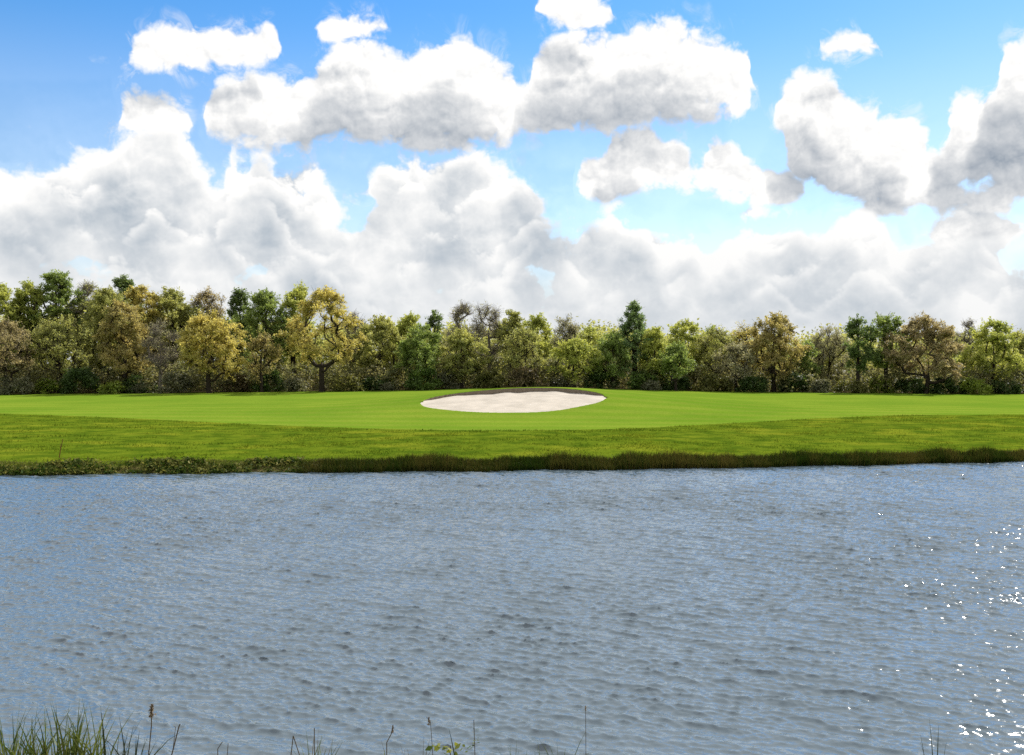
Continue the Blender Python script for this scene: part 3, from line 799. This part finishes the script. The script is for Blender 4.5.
def build_woods():
    palette()
    for t in TREES:
        px, yt, w, Y, c, st, name, label = t
        tree(px, yt, w, Y, c, st, name, label, bark='pale_bark' if st == 'bare' else 'bark')
    for k in ('grey', 'lime', 'deep', 'olive', 'brown', 'green'):
        PAL['shaded_' + k] = leaf_mat('shaded_' + k + '_leaves', *SHADED_SHRUB_TONES[k], .4)
    for i, (px, yt, w, c, label) in enumerate(SHRUBS):
        shrub(px, yt, w, 130.5 + (i * 37 % 10) * .4, 'shaded_' + c, label)
    # the wood behind: one mass of leaves and stems nobody could count
    rng = np.random.default_rng(77)
    k = 3600
    X = rng.uniform(-105, 105, k); Y = rng.uniform(146, 176, k)
    hmax = .94 * np.interp(X, [-105, -60, -25, 0, 40, 105], [13, 14, 10.5, 9, 8.5, 9])
    Hc = rng.uniform(.05, 1, k) ** .8 * hmax * (0.75 + .5 * vnoise(X * .15 + 30, Y * .15, 3, 2))
    zg = ground_z(X, Y)
    nl = 60; ci = np.repeat(np.arange(k), nl); m = len(ci)
    C = np.stack([X, Y, zg + Hc * .9], -1)[ci] + rng.normal(0, .8, (m, 3))
    C[:, 2] = np.maximum(C[:, 2], ground_z(C[:, 0], C[:, 1]) + .1)
    V, F = leaf_quads(C, np.full(m, .34), rng)
    tint = np.clip(rng.uniform(0, 1, k)[ci] * .7 + rng.uniform(0, .3, m), 0, 1)
    o = mesh_obj('woods', V, F, PAL['olive'], attrs={'tint': ('FACE', tint)})
    tag(o, 'dense dim wood filling the gaps behind the front trees', 'woods', kind='stuff')
    # undergrowth strip along the lawn edge
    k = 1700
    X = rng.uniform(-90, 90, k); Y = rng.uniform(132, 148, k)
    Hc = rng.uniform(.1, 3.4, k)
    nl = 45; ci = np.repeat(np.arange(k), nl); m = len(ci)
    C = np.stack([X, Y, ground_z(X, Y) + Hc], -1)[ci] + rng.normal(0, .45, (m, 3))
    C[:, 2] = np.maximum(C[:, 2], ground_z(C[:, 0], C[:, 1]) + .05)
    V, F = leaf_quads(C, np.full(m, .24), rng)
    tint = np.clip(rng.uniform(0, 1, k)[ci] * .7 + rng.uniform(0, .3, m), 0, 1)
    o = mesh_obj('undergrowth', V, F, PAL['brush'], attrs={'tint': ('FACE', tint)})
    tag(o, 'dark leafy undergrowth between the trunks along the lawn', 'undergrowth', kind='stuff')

# ---------------------------------------------------------------- far bank growth
def build_bank_growth():
    rng = np.random.default_rng(5)
    # long rough grass on the slope
    k = 150000
    X = rng.uniform(-62, 62, k); ys = shore(X); yb = mowline(X)
    Y = ys + .4 + (yb - ys - .4) * rng.uniform(0, 1, k)
    dens = vnoise(X * .55 + 80, Y * 1.3, 61, 4)
    keep = dens > rng.uniform(.18, .75, k)
    X, Y, dens = X[keep], Y[keep], dens[keep]; k = len(X)
    B = np.stack([X, Y, ground_z(X, Y) - .02], -1)
    hh = rng.uniform(.06, .15, k) * (.3 + 1.4 * dens ** 1.5)
    V, F = blades(B, hh, np.full(k, .035), rng.normal(0, .06, (k, 2)), 1, rng)
    patch = vnoise(X * .25 + 10, Y * .6, 62, 3)
    tint = np.clip((patch - .5) * 2.6 + .5 + rng.normal(0, .22, k), 0, 1)
    m = leaf_mat('rough_grass_blades', (0.048, 0.086, 0.006), (0.142, 0.172, 0.014), .4, .0)
    o = mesh_obj('rough_grass', V, F, m, attrs={'tint': ('FACE', tint)})
    tag(o, 'longer tufted rough grass on the bank between the lake and the mown lawn', 'grass', kind='stuff')
    # dark reeds at the waterline
    k = 46000
    X = rng.uniform(-10.8, 62, k)
    X = np.where(rng.random(k) < .75, rng.uniform(-10.8, 34, k), X)
    dpt = rng.uniform(-.45, .85, k)
    Y = shore(X) + dpt
    z = np.where(dpt < 0, -.05, ground_z(X, Y) - .03)
    hl = .30 + .56 * vnoise(X * .8 + 70, 2.2, 63, 3) * sstep(-11, -8.5, X) + .12 * (vnoise(X * 3.5 + 70, Y * 3, 64, 2) - .5)
    hh = np.maximum(hl - np.where(dpt > 0, .22 * dpt, 0), .2) * rng.uniform(.65, 1.12, k)
    V, F = blades(np.stack([X, Y, z], -1), hh, np.full(k, .026), rng.normal(0, .13, (k, 2)), 2, rng)
    t = np.clip(.40 + (vnoise(X * .9 + 20, 4.4, 65, 3) - .5) * 1.8 + rng.normal(0, .35, k), 0, 1)
    m = leaf_mat('waterline_reed_blades', (0.020, 0.042, 0.005), (0.100, 0.085, 0.022), .3, .05)
    o = mesh_obj('waterline_reeds', V, F, m, attrs={'tint': ('FACE', np.repeat(t, 2))})
    tag(o, 'band of dark olive brown reeds standing along the water edge', 'reeds', kind='stuff')
    # low mixed weeds on the other stretch
    k = 3000
    X = rng.uniform(-62, -9.0, k); X = np.where(rng.random(k) < .7, rng.uniform(-28, -9.0, k), X)
    dpt = rng.uniform(-.25, 1.0, k)
    hb = vnoise(X * .75 + 70, dpt * 1.2 + 3, 66, 3)
    keep = hb - .16 * np.maximum(dpt, 0) + .10 * sstep(-11, -20, X) > rng.uniform(.40, .78, k)
    X, dpt, hb = X[keep], dpt[keep], hb[keep]; k = len(X)
    Y = shore(X) + dpt; z = np.where(dpt < 0, 0, ground_z(X, Y))
    nl = 15; ci = np.repeat(np.arange(k), nl); mm = len(ci)
    C = np.stack([X, Y, z + .03], -1)[ci] + rng.normal(0, 1, (mm, 3)) * np.array([.11, .11, .07])
    C[:, 2] += (.22 * hb ** 1.6 * sstep(-8, -18, X) * rng.uniform(0, 1, k))[ci]
    C[:, 2] = np.maximum(C[:, 2], .02)
    V, F = leaf_quads(C, np.full(mm, .085), rng, up=.1, long=2.2)
    kind = rng.uniform(0, 1, k) ** 2.2
    t = np.clip(kind[ci] + rng.normal(0, .12, mm), 0, 1)
    kb = 12000
    Xb = rng.uniform(-62, -8.5, kb); Xb = np.where(rng.random(kb) < .7, rng.uniform(-28, -8.5, kb), Xb)
    db = rng.uniform(-.2, 1.2, kb); Yb = shore(Xb) + db
    hb2 = vnoise(Xb * 1.1 + 70, Yb * .8, 68, 3)
    Vb, Fb = blades(np.stack([Xb, Yb, np.where(db < 0, 0, ground_z(Xb, Yb))], -1), (.05 + .30 * hb2 ** 2) * rng.uniform(.6, 1.2, kb), np.full(kb, .03), rng.normal(0, .09, (kb, 2)), 1, rng)
    F = np.vstack([F, Fb + len(V)]); V = np.vstack([V, Vb])
    t = np.concatenate([t, np.clip(.30 + .5 * (vnoise(Xb * .6 + 40, Yb, 69, 2) - .3) + rng.normal(0, .2, kb), 0, 1)])
    m = leaf_mat('shore_weed_leaves', (0.032, 0.064, 0.008), (0.25, 0.24, 0.07), .35, .05)
    o = mesh_obj('shore_weeds', V, F, m, attrs={'tint': ('FACE', t)})
    tag(o, 'low mixed weeds and dry leaves at the water edge by the leaning stake', 'weeds', kind='stuff')
    # the thin stake with its crossing twig
    x, y = col_at(58, 51.5), 51.5
    m = bark_mat('stake_wood', (0.20, 0.07, 0.035), (0.11, 0.04, 0.022))
    z = float(ground_z(x, y))
    V, F = tubes([((0, 0, -.2), (.10, 0, .45), .024, .022), ((.10, 0, .45), (.22, .02, .98), .022, .016),
                  ((.10, 0, .45), (.06, .05, .78), .012, .007)], 8)
    o = mesh_obj('stake', V, F, m, loc=(x, y, z))
    tag(o, 'thin reddish brown stake leaning on the weedy bank above the water', 'stake')

# ---------------------------------------------------------------- plants on the near shore
def build_near_plants():
    rng = np.random.default_rng(9)
    mg = leaf_mat('sedge_blades', (0.045, 0.080, 0.020), (0.150, 0.180, 0.045), .4, .3)
    md = leaf_mat('dry_blades', (0.16, 0.12, 0.055), (0.09, 0.065, 0.032), .25, .2)
    mk = leaf_mat('dark_blades', (0.022, 0.034, 0.014), (0.060, 0.075, 0.028), .3, .3)
    ms = bark_mat('stem_brown', (0.14, 0.11, 0.075), (0.085, 0.07, 0.045))
    mh = leaf_mat('seed_head', (0.26, 0.20, 0.13), (0.17, 0.13, 0.09), .2, .1)
    mw = leaf_mat('broad_leaves', (0.10, 0.16, 0.02), (0.24, 0.25, 0.04), .45, .4)
    YN = 12.9
    def root(px, name, label, cat='plant', Y=YN, group=None):
        x = col_at(px, Y)
        e = empty(name, (x, Y, float(max(ground_z(x, Y), -.35)))); tag(e, label, cat, group)
        return e
    def hgt(py, e): return CAM_Z - (py - HOR) / FPX * e.location.y - e.location.z
    def tuft(e, n, wpx, top, mat, part='blades', width=.016, lean=.22, lo=.5, seg=5):
        w = wpx / FPX * e.location.y * .5; H = hgt(top, e); n = int(n * 1.7); width = width * 1.6
        off = rng.normal(0, .45, (n, 2)) * np.array([w, .12])
        B = np.concatenate([off, np.zeros((n, 1))], 1)
        n = n; h = H * (lo + (1.15 - lo) * rng.uniform(0, 1, n) ** 1.3)
        ln = rng.normal(0, lean, (n, 2)) * h[:, None] + off * .5
        V, F = blades(B, h, np.full(n, width) * rng.uniform(.7, 1.3, n), ln, seg, rng, twist=rng.normal(0, .6, n))
        t = np.repeat(np.clip(rng.uniform(0, 1, n), 0, 1), seg)
        return mesh_obj(part, V, F, mat, e, attrs={'tint': ('FACE', t)})
    def stalk(e, pts, r, part='stem', mat=ms):
        segs = [(pts[i], pts[i + 1], r * (1 - .25 * i / len(pts)), r * (1 - .25 * (i + 1) / len(pts))) for i in range(len(pts) - 1)]
        V, F = tubes(segs, 6); return mesh_obj(part, V, F, mat, e)
    def plume(e, tip, L, rad, n=150, part='seed_head'):
        tip = np.array(tip); t = rng.uniform(0, 1, n)
        c = tip + np.stack([rng.normal(0, 1, n) * rad * (1.15 - t), rng.normal(0, 1, n) * rad * (1.15 - t), -L * (1 - t)], -1)
        V, F = leaf_quads(c, np.full(n, .016), rng, long=2.2)
        return mesh_obj(part, V, F, mh, e, attrs={'tint': ('FACE', rng.uniform(0, 1, n))})

    e = root(8, 'sedge_clump', 'dense dark green sedge clump with some dry blades in the picture corner', Y=12.9); tuft(e, 46, 46, 716, mg); tuft(e, 20, 46, 738, md, 'dry_blades', .012)
    e = root(44, 'sedge_clump', 'thick green sedge clump with tall broad blades next to the corner clump'); tuft(e, 64, 50, 718, mg, width=.022); tuft(e, 34, 50, 738, md, 'dry_blades', .013, .3)
    e = root(66, 'sedge_clump', 'tallest upright green sedge with a bright pointed blade'); tuft(e, 22, 20, 706, mg, width=.026, lean=.10, lo=.45)
    e = root(88, 'sedge_clump', 'loose sedge clump with blades arching over the water beside the tallest sedge'); tuft(e, 34, 44, 710, mg, width=.02, lean=.28); tuft(e, 12, 40, 742, md, 'dry_blades', .012)
    e = root(126, 'sedge_clump', 'dark thin-bladed sedge at the foot of the plumed stalk'); tuft(e, 24, 40, 716, mk, width=.018, lean=.22)
    e = root(144, 'plumed_grass', 'single tall stalk with a feathery brown seed plume over the water')
    H = hgt(706, e); stalk(e, [(0, 0, 0), (.02, 0, H * .45), (.07, 0, H * .8), (.075, 0, H)], .008); plume(e, (.075, 0, H), .17, .024, 110)
    e = root(160, 'dead_stem', 'bent bare brown stem leaning away from the plumed stalk')
    H = hgt(726, e); stalk(e, [(0, 0, 0), (.08, 0, H * .5), (.22, 0, H * .97), (.235, 0, H * 1.0)], .009); stalk(e, [(.14, 0, H * .7), (.17, .02, H * .96), (.14, .03, H * .97)], .004, 'side_twig')
    e = root(216, 'dead_stem', 'short hooked dry stem standing alone between the sedges and the cut tuft')
    H = hgt(744, e); stalk(e, [(0, 0, 0), (.0, 0, H * .9), (.06, 0, H)], .006); stalk(e, [(.06, 0, 0), (.13, .02, H * .97)], .005, 'side_twig')
    e = root(292, 'dead_stem', 'angled pale broken reed with a kinked tip beside the small mid-shore tuft')
    H = hgt(738, e); stalk(e, [(-.12, 0, 0), (.0, 0, H), (.09, .0, H * .72)], .007)
    e = root(314, 'sedge_clump', 'small olive tuft with one upright spike near the broken reed'); tuft(e, 26, 34, 736, mg, width=.014); tuft(e, 12, 30, 742, md, 'dry_blades', .01)
    H = hgt(730, e); stalk(e, [(0, 0, 0), (-.01, 0, H * .7), (-.01, 0, H)], .007, 'spike', ms)
    e = root(386, 'weed_stem', 'knotty dark weed stem with a small budded tip')
    H = hgt(727, e); stalk(e, [(0, 0, 0), (.0, 0, H * .8), (.06, 0, H * .9), (.08, 0, H)], .007); plume(e, (.08, 0, H), .10, .008, 30, 'buds'); tuft(e, 10, 14, 744, mg, 'leaves', .018)
    e = root(416, 'sedge_clump', 'wispy brown tuft between the knotty weed and the broad-leaved weed'); tuft(e, 14, 34, 738, md, 'dry_blades', .009, .3)
    e = root(430, 'plumed_grass', 'slim drooping grass stalk beside the broad-leaved weed')
    H = hgt(719, e); stalk(e, [(.06, 0, 0), (.03, 0, H * .6), (.0, 0, H * .96), (-.05, 0, H)], .0045); plume(e, (-.02, 0, H), .10, .007, 40)
    e = root(450, 'leafy_weed', 'bright yellow-green broad-leaved weed with one arching dark blade')
    n = 46; H = hgt(748, e)
    c = np.stack([rng.normal(0, .13, n), rng.normal(0, .08, n), H * rng.uniform(.75, 1.03, n)], -1)
    V, F = leaf_quads(c, np.full(n, .055), rng, up=.6, long=1.6); mesh_obj('leaves', V, F, mw, e, attrs={'tint': ('FACE', rng.uniform(0, 1, n))})
    stalk(e, [(0, 0, 0), (0, 0, H)], .008, 'stem'); 
    H = hgt(739, e); V, F = blades(np.array([[.11, 0, 0.]]), np.array([H * 1.15]), np.array([.03]), np.array([[-.13, 0.]]), 8, rng, twist=np.array([.1])); mesh_obj('arching_blade', V, F, mk, e, attrs={'tint': ('FACE', np.zeros(8))})
    e = root(474, 'weed_stem', 'straight thin weed stem with tiny side leaves next to the broad-leaved weed')
    H = hgt(722, e); stalk(e, [(0, 0, 0), (.01, 0, H * .6), (-.005, 0, H)], .006); n = 14
    c = np.stack([rng.normal(0, .025, n), rng.normal(0, .02, n), H * rng.uniform(.72, .95, n)], -1); V, F = leaf_quads(c, np.full(n, .022), rng, long=2); mesh_obj('leaves', V, F, mg, e, attrs={'tint': ('FACE', rng.uniform(0, 1, n))})
    e = root(520, 'sedge_clump', 'pale green tuft barely rising from the shore beside the pale arching tuft'); tuft(e, 22, 22, 747, mg, width=.012, lean=.3)
    e = root(562, 'sedge_clump', 'pale green arching tuft at the foot of the lone thin stem'); tuft(e, 30, 40, 744, mg, width=.014, lean=.42)
    e = root(586, 'weed_stem', 'lone very thin straight stem over the water')
    H = hgt(708, e); stalk(e, [(0, 0, 0), (.005, 0, H * .5), (0, 0, H)], .0045); plume(e, (0, 0, H), .06, .005, 14, 'seed_head')
    e = root(934, 'reed_clump', 'dark reed shoots with two pointed flag leaves over the sparkling water'); 
    for dx, top, ln, w in ((-.14, 736, -.10, .018), (.0, 722, -.07, .022), (.05, 728, .02, .026), (-.05, 742, -.16, .014), (.12, 744, .08, .014)):
        H = hgt(top, e); V, F = blades(np.array([[dx * .6 + .04, 0, 0.]]), np.array([H * 1.02]), np.array([w]), np.array([[ln, 0.]]), 7, rng, twist=np.array([.1]))
        mesh_obj('blade', V, F, mk, e, attrs={'tint': ('FACE', np.full(7, .2))})

# ---------------------------------------------------------------- camera and render settings
def build_camera():
    c = bpy.data.cameras.new('camera'); c.sensor_width = 36; c.lens = FPX * 36 / 1024
    c.clip_start = .1; c.clip_end = 8000
    o = bpy.data.objects.new('camera', c); COL.objects.link(o)
    o.location = (0, 0, CAM_Z)
    o.rotation_euler = (math.pi / 2 - math.atan((377.5 - HOR) / FPX), 0, 0)
    sc.camera = o

build_camera(); build_sun(); build_world()
build_ground(); build_bunker(); build_water()
build_woods(); build_bank_growth(); build_near_plants()

vs = sc.view_settings
vs.view_transform = 'Standard'; vs.look = 'None'; vs.exposure = EXPOSURE; vs.gamma = 1.0; vs.use_curve_mapping = False
sc.render.engine = 'CYCLES'
cy = sc.cycles
cy.max_bounces = 6; cy.diffuse_bounces = 2; cy.glossy_bounces = 2; cy.transmission_bounces = 3; cy.transparent_max_bounces = 4
cy.caustics_reflective = False; cy.caustics_refractive = False
cy.sample_clamp_indirect = 6.0
cy.use_adaptive_sampling = True; cy.adaptive_threshold = 0.015
cy.use_denoising = False
